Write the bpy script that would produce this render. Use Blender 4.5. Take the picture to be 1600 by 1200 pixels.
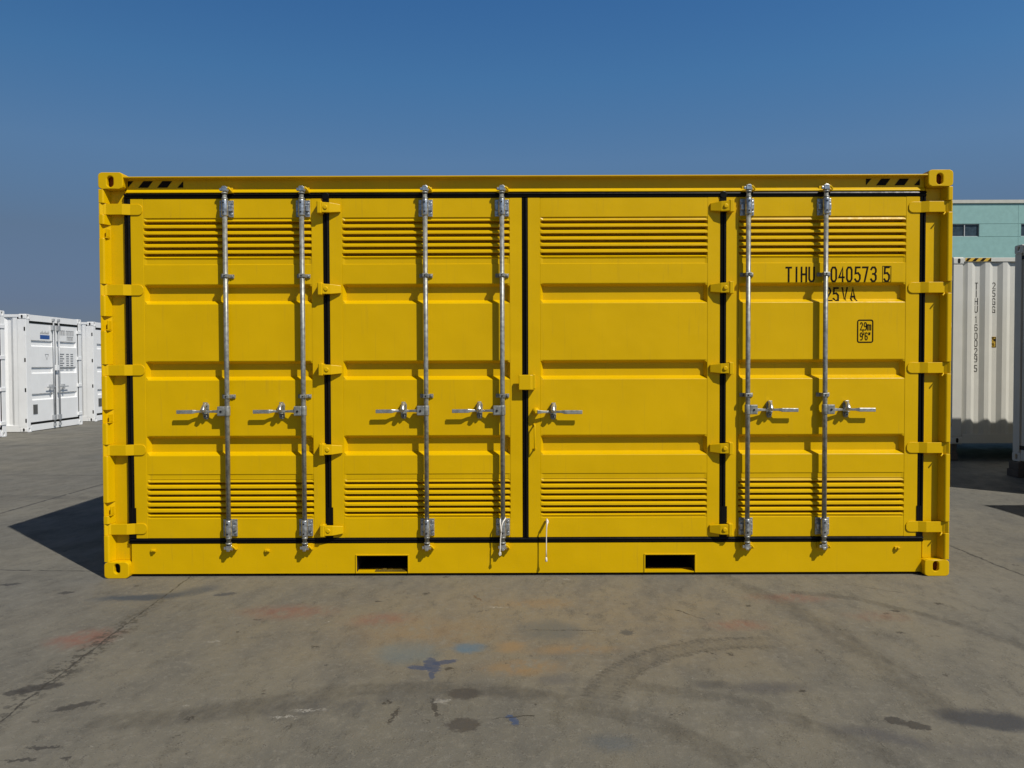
import bpy, bmesh, math, random
from mathutils import Vector, Matrix
random.seed(7)
for o in list(bpy.data.objects): bpy.data.objects.remove(o)
scene = bpy.context.scene
C = scene.collection

# ------------------------------------------------------------------ camera
cam_d = bpy.data.cameras.new('camera'); cam = bpy.data.objects.new('camera', cam_d); C.objects.link(cam)
cam_d.sensor_width = 36; cam_d.lens = 1250 * 36 / 1600; cam_d.clip_end = 6000; cam_d.clip_start = .05
_r = Vector((9.99994729e-01, 3.64632356e-04, -3.22643659e-03))
_u = Vector((3.21613114e-03, 2.54069479e-02, 9.99672018e-01))
_f = Vector((-4.46486669e-04, 9.99677125e-01, -2.54056413e-02))
m = Matrix.Identity(4)
for i in range(3):
    m[i][0] = _r[i]; m[i][1] = _u[i]; m[i][2] = -_f[i]
m[0][3], m[1][3], m[2][3] = -0.09794, -5.69644, 1.53217
cam.matrix_world = m
scene.camera = cam
# ------------------------------------------------------------------ sky, sun, exposure
SUN = Vector((.6527, -.651, 1.0)).normalized()
EL = math.asin(SUN.z); ROT = math.atan2(SUN.x, SUN.y)
w = bpy.data.worlds.new('World'); scene.world = w; w.use_nodes = True
wn = w.node_tree; wn.nodes.clear()
sky = wn.nodes.new('ShaderNodeTexSky'); sky.sky_type = 'NISHITA'; sky.sun_disc = False
sky.sun_elevation = EL; sky.sun_rotation = ROT
sky.altitude = 0; sky.air_density = 1.0; sky.dust_density = .5; sky.ozone_density = 3.0
bg = wn.nodes.new('ShaderNodeBackground'); bg.inputs['Strength'].default_value = .07
out = wn.nodes.new('ShaderNodeOutputWorld')
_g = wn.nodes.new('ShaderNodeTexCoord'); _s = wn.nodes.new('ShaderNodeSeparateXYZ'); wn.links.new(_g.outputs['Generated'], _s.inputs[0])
_c = wn.nodes.new('ShaderNodeValToRGB'); wn.links.new(_s.outputs[2], _c.inputs[0])   # sky tint by elevation; unseen upper stops warmed and dimmed to cut blue fill
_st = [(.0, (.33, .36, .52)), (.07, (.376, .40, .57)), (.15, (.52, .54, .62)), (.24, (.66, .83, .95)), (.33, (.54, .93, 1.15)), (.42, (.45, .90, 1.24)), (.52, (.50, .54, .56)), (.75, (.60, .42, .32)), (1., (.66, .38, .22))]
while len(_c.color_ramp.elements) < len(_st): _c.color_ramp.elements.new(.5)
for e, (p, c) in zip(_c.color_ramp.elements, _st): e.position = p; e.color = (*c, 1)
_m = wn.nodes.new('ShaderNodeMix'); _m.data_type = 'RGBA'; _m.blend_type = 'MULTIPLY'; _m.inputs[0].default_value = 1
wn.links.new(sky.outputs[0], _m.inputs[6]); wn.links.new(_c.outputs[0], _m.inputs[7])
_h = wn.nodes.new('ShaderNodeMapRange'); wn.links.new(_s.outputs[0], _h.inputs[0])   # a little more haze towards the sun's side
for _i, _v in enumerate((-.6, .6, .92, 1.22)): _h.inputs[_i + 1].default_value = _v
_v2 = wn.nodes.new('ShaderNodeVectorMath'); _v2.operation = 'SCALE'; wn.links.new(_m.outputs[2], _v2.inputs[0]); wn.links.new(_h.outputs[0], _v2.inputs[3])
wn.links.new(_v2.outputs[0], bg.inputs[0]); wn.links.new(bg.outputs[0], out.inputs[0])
sd = bpy.data.lights.new('sun', 'SUN'); sd.energy = 4.2; sd.angle = math.radians(.5); sd.color = (1, .95, .87)
sun = bpy.data.objects.new('sun', sd); C.objects.link(sun)
sun.rotation_euler = (-SUN).to_track_quat('-Z', 'Y').to_euler(); sun.location = (8, -8, 14)
scene.view_settings.view_transform = 'Standard'; scene.view_settings.look = 'None'
scene.view_settings.exposure = 0; scene.view_settings.gamma = 1

# ------------------------------------------------------------------ node helper
class NT:
    def __init__(s, name):
        s.m = bpy.data.materials.new(name); s.m.use_nodes = True; s.t = s.m.node_tree
        s.b = s.t.nodes['Principled BSDF']
    def n(s, ty, **k):
        nd = s.t.nodes.new('ShaderNode' + ty)
        for a, v in k.items(): setattr(nd, a, v)
        return nd
    def put(s, sock, v):
        if hasattr(v, 'is_output') or isinstance(v, bpy.types.NodeSocket): s.t.links.new(v, sock)
        elif v is not None: sock.default_value = v
    def math(s, op, a, b=None, c=None, clamp=False):
        nd = s.n('Math', operation=op); nd.use_clamp = clamp
        for i, v in enumerate((a, b, c)):
            if v is not None: s.put(nd.inputs[i], v)
        return nd.outputs[0]
    def ramp(s, v, lo, hi, a=0., b=1.):
        nd = s.n('MapRange'); nd.interpolation_type = 'SMOOTHSTEP'
        s.put(nd.inputs[0], v); nd.inputs[1].default_value = lo; nd.inputs[2].default_value = hi
        nd.inputs[3].default_value = a; nd.inputs[4].default_value = b
        return nd.outputs[0]
    def noise(s, vec, scale, detail=4, rough=.55, dist=0):
        nd = s.n('TexNoise'); s.put(nd.inputs['Vector'], vec); nd.inputs['Scale'].default_value = scale
        nd.inputs['Detail'].default_value = detail; nd.inputs['Roughness'].default_value = rough
        nd.inputs['Distortion'].default_value = dist
        return nd
    def mix(s, f, a, b, mode='MIX'):
        nd = s.n('Mix', data_type='RGBA', blend_type=mode)
        s.put(nd.inputs[0], f)
        for k, v in ((6, a), (7, b)):
            if isinstance(v, tuple) and len(v) == 3: v = v + (1,)
            s.put(nd.inputs[k], v)
        return nd.outputs[2]
    def map(s, vec, loc=(0, 0, 0), rot=0, sc=(1, 1, 1), ty='TEXTURE'):
        nd = s.n('Mapping', vector_type=ty); s.put(nd.inputs[0], vec)
        nd.inputs[1].default_value = loc; nd.inputs[2].default_value = (0, 0, rot); nd.inputs[3].default_value = sc
        return nd.outputs[0]
    def vec(s, op, a, b=None, scale=None):
        nd = s.n('VectorMath', operation=op); s.put(nd.inputs[0], a)
        if b is not None: s.put(nd.inputs[1], b)
        if scale is not None: s.put(nd.inputs[3], scale)
        return nd.outputs[1] if op in ('LENGTH', 'DISTANCE', 'DOT_PRODUCT') else nd.outputs[0]
    def bump(s, h, strength, dist, normal=None):
        nd = s.n('Bump'); nd.inputs['Strength'].default_value = strength; nd.inputs['Distance'].default_value = dist
        s.put(nd.inputs['Height'], h)
        if normal is not None: s.put(nd.inputs['Normal'], normal)
        return nd.outputs[0]

def paint(name, col, rough, metal=0., var=.06, wave=.0, grime=None, dirt=.0, coat=0., spec=.3, vs=2.3):
    t = NT(name); b = t.b
    b.inputs['Specular IOR Level'].default_value = spec
    tc = t.n('TexCoord').outputs['Object']
    n1 = t.noise(tc, vs, 5).outputs[0]; n2 = t.noise(tc, 38, 3).outputs[0]
    dark = tuple(c * (1 - var) for c in col); lite = tuple(min(1, c * (1 + var)) for c in col)
    c = t.mix(t.ramp(n1, .3, .7), dark, lite)
    if dirt:
        st = t.noise(t.map(tc, sc=(.05, .05, .9)), 2.2, 6, .65).outputs[0]
        f = t.math('MULTIPLY', t.ramp(st, .55, .8), dirt)
        c = t.mix(f, c, grime)
        sp = t.ramp(t.noise(tc, 60, 2).outputs[0], .72, .76)
        c = t.mix(t.math('MULTIPLY', sp, dirt), c, grime)
    t.put(b.inputs['Base Color'], c)
    t.put(b.inputs['Roughness'], t.ramp(n2, .25, .75, rough - .05, rough + .07))
    b.inputs['Metallic'].default_value = metal
    if coat: b.inputs['Coat Weight'].default_value = coat; b.inputs['Coat Roughness'].default_value = .12
    if wave:
        h = t.noise(tc, 3.2, 2, .4).outputs[0]
        nn = t.bump(h, wave, .05)
        t.put(b.inputs['Normal'], t.bump(n2, .05, .004, nn))
    return t.m

YEL = paint('yellow_gloss_paint', (.665, .412, .0), .36, var=.03, wave=.16, grime=(.33, .20, .03), dirt=.22, spec=.18)
WHT = paint('white_paint', (.60, .595, .54), .45, var=.03, wave=.06, grime=(.42, .40, .36), dirt=.30)
RUB = paint('black_rubber', (.0055, .005, .004), .36, var=.2, spec=.16)
BLK = paint('black_marking', (.012, .008, .004), .55, var=.1, spec=.1)
CHP = paint('chipped_primer', (.10, .07, .012), .9, var=.5, spec=.0)
WHN = paint('fresh_white_paint', (.80, .81, .81), .45, var=.03, wave=.06, grime=(.5, .5, .48), dirt=.25)
ZNM = paint('zinc_plate', (.40, .42, .43), .34, metal=.75, var=.38, vs=45)
ZNL = paint('painted_rod_steel', (.40, .415, .43), .45, metal=.3, var=.15)
GRYM = paint('grey_marking', (.22, .23, .24), .5, var=.1)
BLU = paint('blue_decal', (.03, .09, .30), .4, var=.1)
ZNC = paint('galvanised_steel', (.275, .28, .255), .40, metal=.4, var=.32, vs=35)
ZNB = paint('bright_zinc', (.50, .51, .49), .28, metal=.8, var=.2, vs=40)
DRK = paint('dark_void_steel', (.012, .011, .010), .8)
HOL = paint('casting_cavity_primer', (.34, .09, .012), .7, var=.3)
CRD = paint('white_cord', (.78, .74, .66), .8)
WOD = paint('weathered_timber', (.10, .085, .07), .8, var=.3, grime=(.04, .035, .03), dirt=.5)
TEA = paint('teal_render', (.245, .43, .41), .7, var=.05, grime=(.2, .33, .32), dirt=.25)
CRE = paint('cream_render', (.50, .50, .44), .7, var=.05)
GLS = paint('dark_window_glass', (.035, .055, .07), .12, var=.3)
FRM = paint('window_frame_paint', (.45, .47, .47), .5)
STK = paint('amber_sticker', (.62, .40, .05), .5, var=.05)
VEN = paint('vent_mesh', (.13, .13, .125), .6, var=.3)

# ------------------------------------------------------------------ mesh builder
class MB:
    def __init__(s): s.v = []; s.f = []; s.sm = []
    def add(s, vs, fs, smooth=False):
        k = len(s.v); s.v += [tuple(p) for p in vs]; s.f += [tuple(i + k for i in f) for f in fs]; s.sm += [smooth] * len(fs); return s
    def box(s, x0, x1, y0, y1, z0, z1):
        return s.add([(x, y, z) for x in (x0, x1) for y in (y0, y1) for z in (z0, z1)],
                     [(0, 1, 3, 2), (4, 6, 7, 5), (0, 4, 5, 1), (2, 3, 7, 6), (0, 2, 6, 4), (1, 5, 7, 3)])
    def ext(s, prof, a, b, axis='x'):
        """extrude closed profile; axis x: prof=(y,z); axis z: prof=(x,y); axis y: prof=(x,z)"""
        n = len(prof)
        def P(p, t): return {'x': (t, p[0], p[1]), 'z': (p[0], p[1], t), 'y': (p[0], t, p[1])}[axis]
        vs = [P(p, a) for p in prof] + [P(p, b) for p in prof]
        return s.add(vs, [(i, (i + 1) % n, (i + 1) % n + n, i + n) for i in range(n)] + [tuple(range(n - 1, -1, -1)), tuple(range(n, 2 * n))])
    def tube(s, pts, r, n=10, cap=True, smooth=True):
        pts = [Vector(p) for p in pts]; rs = r if isinstance(r, (list, tuple)) else [r] * len(pts)
        vs = []; up = None
        for i, p in enumerate(pts):
            d = ((pts[min(i + 1, len(pts) - 1)] - pts[max(i - 1, 0)])).normalized()
            if up is None: up = d.orthogonal().normalized()
            up = (up - d * up.dot(d)).normalized(); q = d.cross(up)
            for k in range(n):
                a = 2 * math.pi * k / n
                vs.append(p + (up * math.cos(a) + q * math.sin(a)) * rs[i])
        fs = [(i * n + k, i * n + (k + 1) % n, (i + 1) * n + (k + 1) % n, (i + 1) * n + k) for i in range(len(pts) - 1) for k in range(n)]
        s.add(vs, fs, smooth)
        if cap:
            k = len(s.v) - len(vs)
            s.f += [tuple(k + j for j in range(n)), tuple(k + len(vs) - 1 - j for j in range(n))]; s.sm += [False, False]
        return s
    def disc(s, x, z, r, y0, y1, n=16):
        return s.ext([(x + r * math.cos(2 * math.pi * k / n), z + r * math.sin(2 * math.pi * k / n)) for k in range(n)], y0, y1, 'y')
    def build(s, name, mat, parent=None, bev=0., M=None, seg=2):
        me = bpy.data.meshes.new(name)
        vs = s.v if M is None else [tuple(M @ Vector(p)) for p in s.v]
        me.from_pydata(vs, [], s.f)
        for p, q in zip(me.polygons, s.sm): p.use_smooth = q
        me.materials.append(mat)
        bm = bmesh.new(); bm.from_mesh(me); bmesh.ops.recalc_face_normals(bm, faces=bm.faces); bm.to_mesh(me); bm.free()
        o = bpy.data.objects.new(name, me); C.objects.link(o)
        if parent: o.parent = parent
        if bev:
            b = o.modifiers.new('bevel', 'BEVEL'); b.width = bev; b.segments = seg; b.limit_method = 'ANGLE'; b.angle_limit = math.radians(35)
            b.use_clamp_overlap = True
        return o

def tag(o, label=None, cat=None, group=None, kind=None):
    for k, v in (('label', label), ('category', cat), ('group', group), ('kind', kind)):
        if v: o[k] = v
    return o
def thing(name, loc, rz, label, cat, group=None):
    o = bpy.data.objects.new(name, None); C.objects.link(o); o.location = loc; o.rotation_euler = (0, 0, rz); o.empty_display_size = .3
    return tag(o, label, cat, group)

# ------------------------------------------------------------------ stroke lettering
G = {'T': [[(0, 7), (4, 7)], [(2, 7), (2, 0)]], 'I': [[(2, 0), (2, 7)]], 'H': [[(0, 0), (0, 7)], [(4, 0), (4, 7)], [(0, 3.6), (4, 3.6)]],
     'U': [[(0, 7), (0, 1.2), (1, 0), (3, 0), (4, 1.2), (4, 7)]],
     '0': [[(2, 0), (1, 0), (0, 1.2), (0, 5.8), (1, 7), (3, 7), (4, 5.8), (4, 1.2), (3, 0), (1.8, 0)]],
     '4': [[(3, 0), (3, 7), (0, 2), (4, 2)]], '5': [[(3.8, 7), (.5, 7), (.2, 3.9), (2.4, 4.2), (4, 3), (4, 1.2), (3, 0), (1, 0), (0, 1)]],
     '7': [[(0, 7), (4, 7), (1.6, 0)]], '3': [[(.1, 6), (1, 7), (3, 7), (4, 6), (4, 4.6), (2.8, 3.7), (1.6, 3.7)], [(2.8, 3.7), (4, 2.8), (4, 1), (3, 0), (1, 0), (0, 1)]],
     '2': [[(.1, 5.8), (1, 7), (3, 7), (4, 5.8), (4, 4.6), (0, 0), (4.2, 0)]], 'V': [[(0, 7), (2, 0), (4, 7)]],
     'A': [[(0, 0), (2, 7), (4, 0)], [(.7, 2.2), (3.3, 2.2)]], '9': [[(.4, 0), (3, 0), (4, 1.4), (4, 5.8), (3, 7), (1, 7), (0, 5.8), (0, 4.2), (1, 3.2), (4, 3.2)]],
     '6': [[(3.8, 6.4), (3, 7), (1, 7), (0, 5.8), (0, 1.2), (1, 0), (3, 0), (4, 1.2), (4, 2.8), (3, 3.9), (.1, 3.9)]],
     '1': [[(1, 5.8), (2.2, 7), (2.2, 0)]], 'G': [[(4, 5.8), (3, 7), (1, 7), (0, 5.8), (0, 1.2), (1, 0), (4, 0), (4, 3.2), (2.2, 3.2)]],
     'm': [[(0, 0), (0, 4.8)], [(0, 4), (1, 4.8), (2, 4.2), (2, 0)], [(2, 4), (3, 4.8), (4, 4.2), (4, 0)]], ',': [[(2, .6), (1.6, -1.4)]],
     "'": [[(2.6, 7), (2, 5.2)]], '"': [[(1.4, 7), (1, 5.2)], [(3.2, 7), (2.8, 5.2)]]}
def strokes(mb, pls, th, surf, closed=False, step=.012):
    for si, pl in enumerate(pls):
        P = [Vector(p) for p in pl]; n = len(P); L = []; R = []
        for i in range(n):
            if closed: a = P[i] - P[i - 1]; b = P[(i + 1) % n] - P[i]
            else: a = P[i] - P[i - 1] if i else P[1] - P[0]; b = P[i + 1] - P[i] if i < n - 1 else a
            a = a.normalized(); b = b.normalized()
            na = Vector((-a.y, a.x)); nb = Vector((-b.y, b.x)); mt = (na + nb)
            mt = mt.normalized() if mt.length > .2 else na
            k = min(1.6, 1 / max(.4, mt.dot(na)))
            e = a * th / 2 * (-1 if i == 0 else (1 if i == n - 1 else 0)) if not closed else Vector((0, 0))
            L.append(P[i] + mt * th / 2 * k + e); R.append(P[i] - mt * th / 2 * k + e)
        idx = range(n if closed else n - 1); ls = []; rs = []
        for i in idx:
            j = (i + 1) % n; m_ = max(1, int((P[j] - P[i]).length / step))
            for q in range(m_): ls.append(L[i].lerp(L[j], q / m_)); rs.append(R[i].lerp(R[j], q / m_))
        ls.append(L[0] if closed else L[-1]); rs.append(R[0] if closed else R[-1])
        off = .0012 + .0003 * si
        vs = []
        for a, b in zip(ls, rs): vs += [surf(a.x, a.y, off), surf(b.x, b.y, off)]
        mb.add(vs, [(2 * i, 2 * i + 1, 2 * i + 3, 2 * i + 2) for i in range(len(ls) - 1)])
def text(mb, s, cx, z0, h, wd, th, surf, off=.0):
    pl = [[(cx - wd / 2 + x / 4 * wd, z0 + y / 7 * h) for x, y in st] for st in G[s]]
    strokes(mb, pl, th, surf)

# ------------------------------------------------------------------ sheet with depth profile
def depth_at(prof, z):
    for (z0, y0), (z1, y1) in zip(prof, prof[1:]):
        if z1 <= z <= z0: return y0 + (y1 - y0) * (z0 - z) / max(1e-6, z0 - z1)
    return prof[0][1]
def sheet(mb, x0, x1, prof, flat, taper=.02):
    xs = [x0, x0 + taper, x1 - taper, x1]; n = len(prof); vs = []
    for x in xs:
        for z, y in prof:
            vs.append((x, y if x in xs[1:3] else min(y, flat) if y > flat else y * .5 + flat * .5, z))
    mb.add(vs, [(c * n + i, c * n + i + 1, (c + 1) * n + i + 1, (c + 1) * n + i) for c in range(3) for i in range(n - 1)])
def groove(zt, zb, f, d): return [(zt, f), (zt - .006, f + .003), (zt - .022, f + d), (zb + .028, f + d), (zb + .004, f + .002), (zb, f)]
def louver(zt, pitch, f, slit=.0165):
    """six slits below zt, down to a flat again"""
    p = [(zt + .024, f), (zt + .020, f + .003), (zt + .004, f - .004), (zt, f + .002), (zt - .0005, f + .055)]
    z = zt
    for i in range(6):
        z1 = z - slit
        p += [(z1, f + .055), (z1 - .003, f + .006), (z1 - .012, f - .006)]
        if i < 5: p += [(z1 - (pitch - slit - .003), f - .008), (z1 - (pitch - slit - .0005), f - .003), (z1 - (pitch - slit - .0002), f + .055)]
        else: p += [(z1 - .015, f), (z1 - .018, f - .004), (z1 - .026, f)]
        z -= pitch
    return p

# ------------------------------------------------------------------ corner casting with oval holes
def casting(name, x0, x1, y0, y1, z0, z1, parent, mat, hole=(0, 0, .045, .078), side=0, bev=.006, cav=None):
    mb = MB(); cx, cz, hw, hh = hole; cx += (x0 + x1) / 2; cz += (z0 + z1) / 2
    N = 40
    def oval(k, w_, h_):
        a = 2 * math.pi * k / N; r = w_ / 2; s_ = h_ / 2 - r
        return (r * math.cos(a), r * math.sin(a) + (0 if k % (N // 2) == 0 else (s_ if math.sin(a) > 0 else -s_)))
    def rect(k, a_, b_, c_, d_):
        a = 2 * math.pi * k / N; c, s_ = math.cos(a), math.sin(a); q = 1 / max(abs(c), abs(s_))
        px_, pz_ = (a_ + b_) / 2 + c * q * (b_ - a_) / 2, (c_ + d_) / 2 + s_ * q * (d_ - c_) / 2
        R0 = .026; qx = min(max(px_, a_ + R0), b_ - R0); qz = min(max(pz_, c_ + R0), d_ - R0)
        v2 = Vector((px_ - qx, pz_ - qz))
        if abs(v2.x) > 1e-6 and abs(v2.y) > 1e-6: v2 = v2.normalized() * R0
        return (qx + v2.x, qz + v2.y)
    vs = []
    for k in range(N): p = rect(k, x0, x1, z0, z1); vs.append((p[0], y0, p[1]))
    for k in range(N): p = oval(k, hw, hh); vs.append((cx + p[0], y0, cz + p[1]))
    for k in range(N): p = oval(k, hw, hh); vs.append((cx + p[0], y0 + .028, cz + p[1]))
    fs = [(k, (k + 1) % N, N + (k + 1) % N, N + k) for k in range(N)] + [(N + k, N + (k + 1) % N, 2 * N + (k + 1) % N, 2 * N + k) for k in range(N)]
    # remaining faces of the block share the outer ring corners loosely: four sides as separate quads, set back a hair
    mb.add(vs, fs)
    ro = [rect(k, x0, x1, z0, z1) for k in range(N)]
    mb.add([(p[0], y0, p[1]) for p in ro] + [(p[0], y1, p[1]) for p in ro], [(k, (k + 1) % N, N + (k + 1) % N, N + k) for k in range(N)] + [tuple(range(N, 2 * N))])
    o = mb.build(name, mat, parent)
    # front rim bevel: weld then bevel
    bm = bmesh.new(); bm.from_mesh(o.data); bmesh.ops.remove_doubles(bm, verts=bm.verts, dist=.0005); bmesh.ops.recalc_face_normals(bm, faces=bm.faces); bm.to_mesh(o.data); bm.free()
    bv = o.modifiers.new('bevel', 'BEVEL'); bv.width = .006; bv.segments = 2; bv.limit_method = 'ANGLE'; bv.angle_limit = math.radians(60); bv.use_clamp_overlap = True
    c_ = MB(); c_.box(cx - hw / 2 - .008, cx + hw / 2 + .008, y0 + .029, y0 + .050, cz - hh / 2 - .008, cz + hh / 2 + .008)
    # cavity is an open box seen through the hole
    c_.f = [f for i, f in enumerate(c_.f) if i != 2]; c_.sm = c_.sm[:-1]
    c_.build('casting_cavity', cav or HOL, o)
    return o

# ================================================================== THE YELLOW CONTAINER
W, H, D = 6.058, 2.896, 2.438
yc = thing('side_opening_container', (0, 0, 0), 0, 'bright yellow shipping container with four side doors and steel lock rods, standing in the middle', 'shipping container')
F0 = .05
for sx in (-1, 1):
    xa, xb = (-3.029, -2.851) if sx < 0 else (2.851, 3.029)
    hx = (-.002 if sx < 0 else -.008)
    casting('corner_casting', xa, xb, 0, .162, 2.778, H, yc, YEL, (hx, -.006, .046, .078))
    casting('corner_casting', xa, xb, 0, .162, 0, .118, yc, YEL, (hx + (.006 if sx < 0 else 0), .012, .042, .072), cav=DRK if sx < 0 else HOL)
    for z0, z1 in ((0, .118), (2.778, H)):
        MB().box(xa, xb, D - .162, D, z0, z1).build('corner_casting', YEL, yc, .006)
# corner posts
hz = [2.640, 2.067, 1.494, .920, .350]
pk = [(2.432, 2.531), (1.775, 1.879), (1.114, 1.210), (.449, .545)]
for sx in (-1, 1):
    mb = MB()
    X = lambda v: v if sx > 0 else -v
    # recessed plate and outer return
    pr = [(X(3.026), .03), (X(2.975), .069), (X(2.870), .069), (X(2.862), .055), (X(2.862), .12), (X(3.026), .12)]
    mb.ext(pr, .118, 2.778, 'z')
    cuts = [(z - .041, z + .041, 'h') for z in hz] + ([(a, b, 'p') for a, b in pk] if sx < 0 else [])
    cuts.sort(); zc = .118
    fl = [(X(3.027), .0295), (X(3.027), .001), (X(2.999), .001), (X(2.990), .008), (X(2.972), .0685)]
    for a, b, t in cuts + [(2.778, 2.778, 'e')]:
        mb.ext(fl, zc, a, 'z'); zc = b
        if t == 'p':
            mb.ext([(X(3.0265), .0297), (X(3.0265), .003), (X(3.018), .003), (X(3.010), .026), (X(2.995), .045), (X(2.974), .068)], a, b, 'z')
            mb.box(*sorted((X(2.992), X(2.974))), .006, .059, a + .001, a + .010)
            mb.box(*sorted((X(2.984), X(2.974))), .012, .059, a + .010, b - .03)
        if t == 'h':
            mb.ext([(X(3.0265), .0297), (X(3.0265), .002), (X(3.018), .003), (X(3.004), .013), (X(2.985), .028), (X(2.974), .068)], a, b, 'z')
    mb.build('corner_post', YEL, yc, .004)
    MB().box(*sorted((X(3.026), X(2.87))), D - .15, D - .004, .118, 2.778).build('corner_post', YEL, yc, .004)
# top side rail : lip, shaded recess, lit ledge
tr = MB()
tr.ext([(.004, 2.866), (.004, 2.857), (.055, 2.857), (.055, 2.784), (.040, 2.764), (.040, 2.757), (.10, 2.757), (.10, 2.866)], -2.8505, 2.8505, 'x')
rail = tr.build('top_rail', YEL, yc, .0025)
MB().box(-2.85, 2.85, D - .07, D - .005, 2.80, 2.866).build('top_rail', YEL, yc, .004)
for x0, x1, L in ((-2.842, -2.445, 1), (2.432, 2.818, 2)):
    mb = MB(); s = (x1 - x0) / 88.; zt, zb = 2.8445, 2.797; y = .0535
    for pl in ([(0, 0), (9, 0), (0, 9.5)], [(25, 0), (40, 0), (32, 9.5), (16.5, 9.5)], [(55, 0), (70.5, 0), (62.5, 9.5), (46.5, 9.5)], [(88, 0), (88, 9.5), (78.5, 9.5)]):
        mb.add([(x0 + a * s, y, zt - b / 9.5 * (zt - zb)) for a, b in pl], [tuple(range(len(pl)))])
    tag(mb.build('hazard_stripe', BLK, rail), 'black slanted hazard stripes on the top rail')
# bottom rail with fork pockets
br = MB(); forks = [(-1.226, -.857), (.857, 1.215)]
pr = lambda z0, z1: [(F0 - .003, z0), (F0 - .003, z1), (.16, z1), (.16, z0)]
xs = [-2.8505, forks[0][0], forks[0][1], forks[1][0], forks[1][1], 2.8505]
for i in range(0, 6, 2): br.ext(pr(.022, .238), xs[i], xs[i + 1], 'x')
for a, b in forks:
    br.ext(pr(.148, .238), a, b, 'x'); br.ext(pr(.022, .030), a, b, 'x')
bo = br.build('bottom_rail', YEL, yc)
for a, b in forks:
    mb = MB()   # raised edge trim
    for q in ((a - .008, a, .022, .156), (b, b + .008, .022, .156), (a - .008, b + .008, .150, .158)): mb.box(q[0], q[1], F0 - .009, F0 - .001, q[2], q[3])
    fp = mb.build('fork_pocket', YEL, bo, .002)
    t = MB()
    for q in ((a, b, .1485, .152), (a, b, .0245, .0285)): t.box(q[0], q[1], F0 + .004, 2.3, q[2], q[3])
    t.box(a - .004, a + .001, F0 + .004, 2.3, .03, .149); t.box(b - .001, b + .004, F0 + .004, 2.3, .03, .149)
    t.box(a, b, 2.28, 2.3, .03, .149)
    t.build('pocket_tunnel', DRK, fp)
    rg = MB(); n = 46; x = a + (.13 if a < 0 else .03)
    while x < b - .02:
        w_ = random.uniform(.006, .02); h_ = random.uniform(.007, .013) if a < 0 else random.choice((.0015, .002, .006))
        rg.box(x, x + w_, F0 + .003, F0 + random.uniform(.03, .07), .0285, .0305 + h_); x += w_ + (.0005 if a < 0 else random.uniform(.005, .03))
    if a < 0: rg.build('chipped_edge', CHP, fp, .002)
for x, z in ((-2.691, .193), (-1.869, .190), (2.671, .195)):
    mb = MB(); mb.box(x - .018, x + .018, F0 - .018, F0 - .003, z - .010, z + .010); mb.box(x - .002, x + .016, F0 - .03, F0 - .017, z - .004, z + .008)
    mb.build('lug', YEL, bo, .003)
# body: floor, roof, ends, back
MB().box(-2.85, 2.85, .17, D - .17, .155, .175).build('floor', DRK, yc)
def corr(length, h0, h1, depth=.036, pitch=.272, start=.0, inner=.4, x=0, flip=1):
    """vertical corrugated sheet along +y, outer plane at x, waves inward (-x*flip)"""
    mb = MB(); ys = [(start, 0)]; k = math.floor((start - inner) / pitch) - 1
    while True:
        c = inner + pitch * k; k += 1
        if c > length + pitch: break
        for dy, d in ((-.102, 0), (-.036, depth), (.036, depth), (.102, 0)):
            if start < c + dy < length: ys.append((c + dy, d))
    ys.append((length, 0)); n = len(ys)
    mb.add([(x - flip * d, y, z) for z in (h0, h1) for y, d in ys], [(i, i + 1, n + i + 1, n + i) for i in range(n - 1)])
    return mb
for sx in (-1, 1):
    corr(D - .15, .155, 2.82, x=3.012 * sx, start=.12, flip=sx, inner=.3).build('end_wall', YEL, yc)
    MB().box(*sorted((sx * 2.95, sx * 3.02)), .162, D - .162, .02, .155).build('end_sill', YEL, yc, .004)
    MB().box(*sorted((sx * 2.95, sx * 3.02)), .162, D - .162, 2.80, 2.88).build('end_header', YEL, yc, .004)
corr(2.9, .155, 2.82, x=0, start=-2.9).build('back_wall', YEL, yc, M=Matrix.Translation((0, D - .012, 0)) @ Matrix.Rotation(math.radians(90), 4, 'Z'))
MB().box(-2.9, 2.9, .05, D - .05, 2.868, 2.876).build('roof', YEL, yc)
MB().box(-2.85, 2.85, D - .06, D - .004, .02, .155).build('bottom_rail', YEL, yc, .004)

# rubber seals around the doors
def seal(mb, a, b, c0, c1, horiz, y=.046):
    w_ = c1 - c0; q = [(0, .03), (0, .006), (.10, .0), (.36, -.004), (.46, .006), (.54, .006), (.64, -.004), (.90, .0), (1, .006), (1, .03)]
    pr = [(y + d, c0 + u * w_) for u, d in q]
    if horiz: mb.ext(pr, a, b, 'x')
    else: mb.ext([(p[1], p[0]) for p in pr], a, b, 'z')
sm = MB()
seal(sm, -2.868, 2.862, 2.716, 2.756, True)
seal(sm, -2.868, 2.862, .239, .280, True)
seal_frame = sm.build('door_seal', RUB, yc)
for c0, c1, t in ((-2.8705, -2.824, 0), (-1.4495, -1.403, 1), (-.027, .0165, 2), (1.391, 1.4355, 1), (2.8175, 2.8625, 0)):
    mb = MB(); seal(mb, .2805, 2.7155, c0, c1, False)
    if t < 2: mb.box(c0 + (.006 if c0 < 2 else -.004), c1 + (.010 if c0 < 2 else -.008), .0435, .06, .281, .50)
    mb.build('door_seal', RUB, yc)
for x in (-1.426, 1.412):
    mb = MB(); mb.disc(x, 2.732, .026, .036, .06, 12); mb.box(x - .025, x + .022, .040, .06, 2.68, 2.73); mb.build('seal_gusset', RUB, yc, .004)

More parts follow.
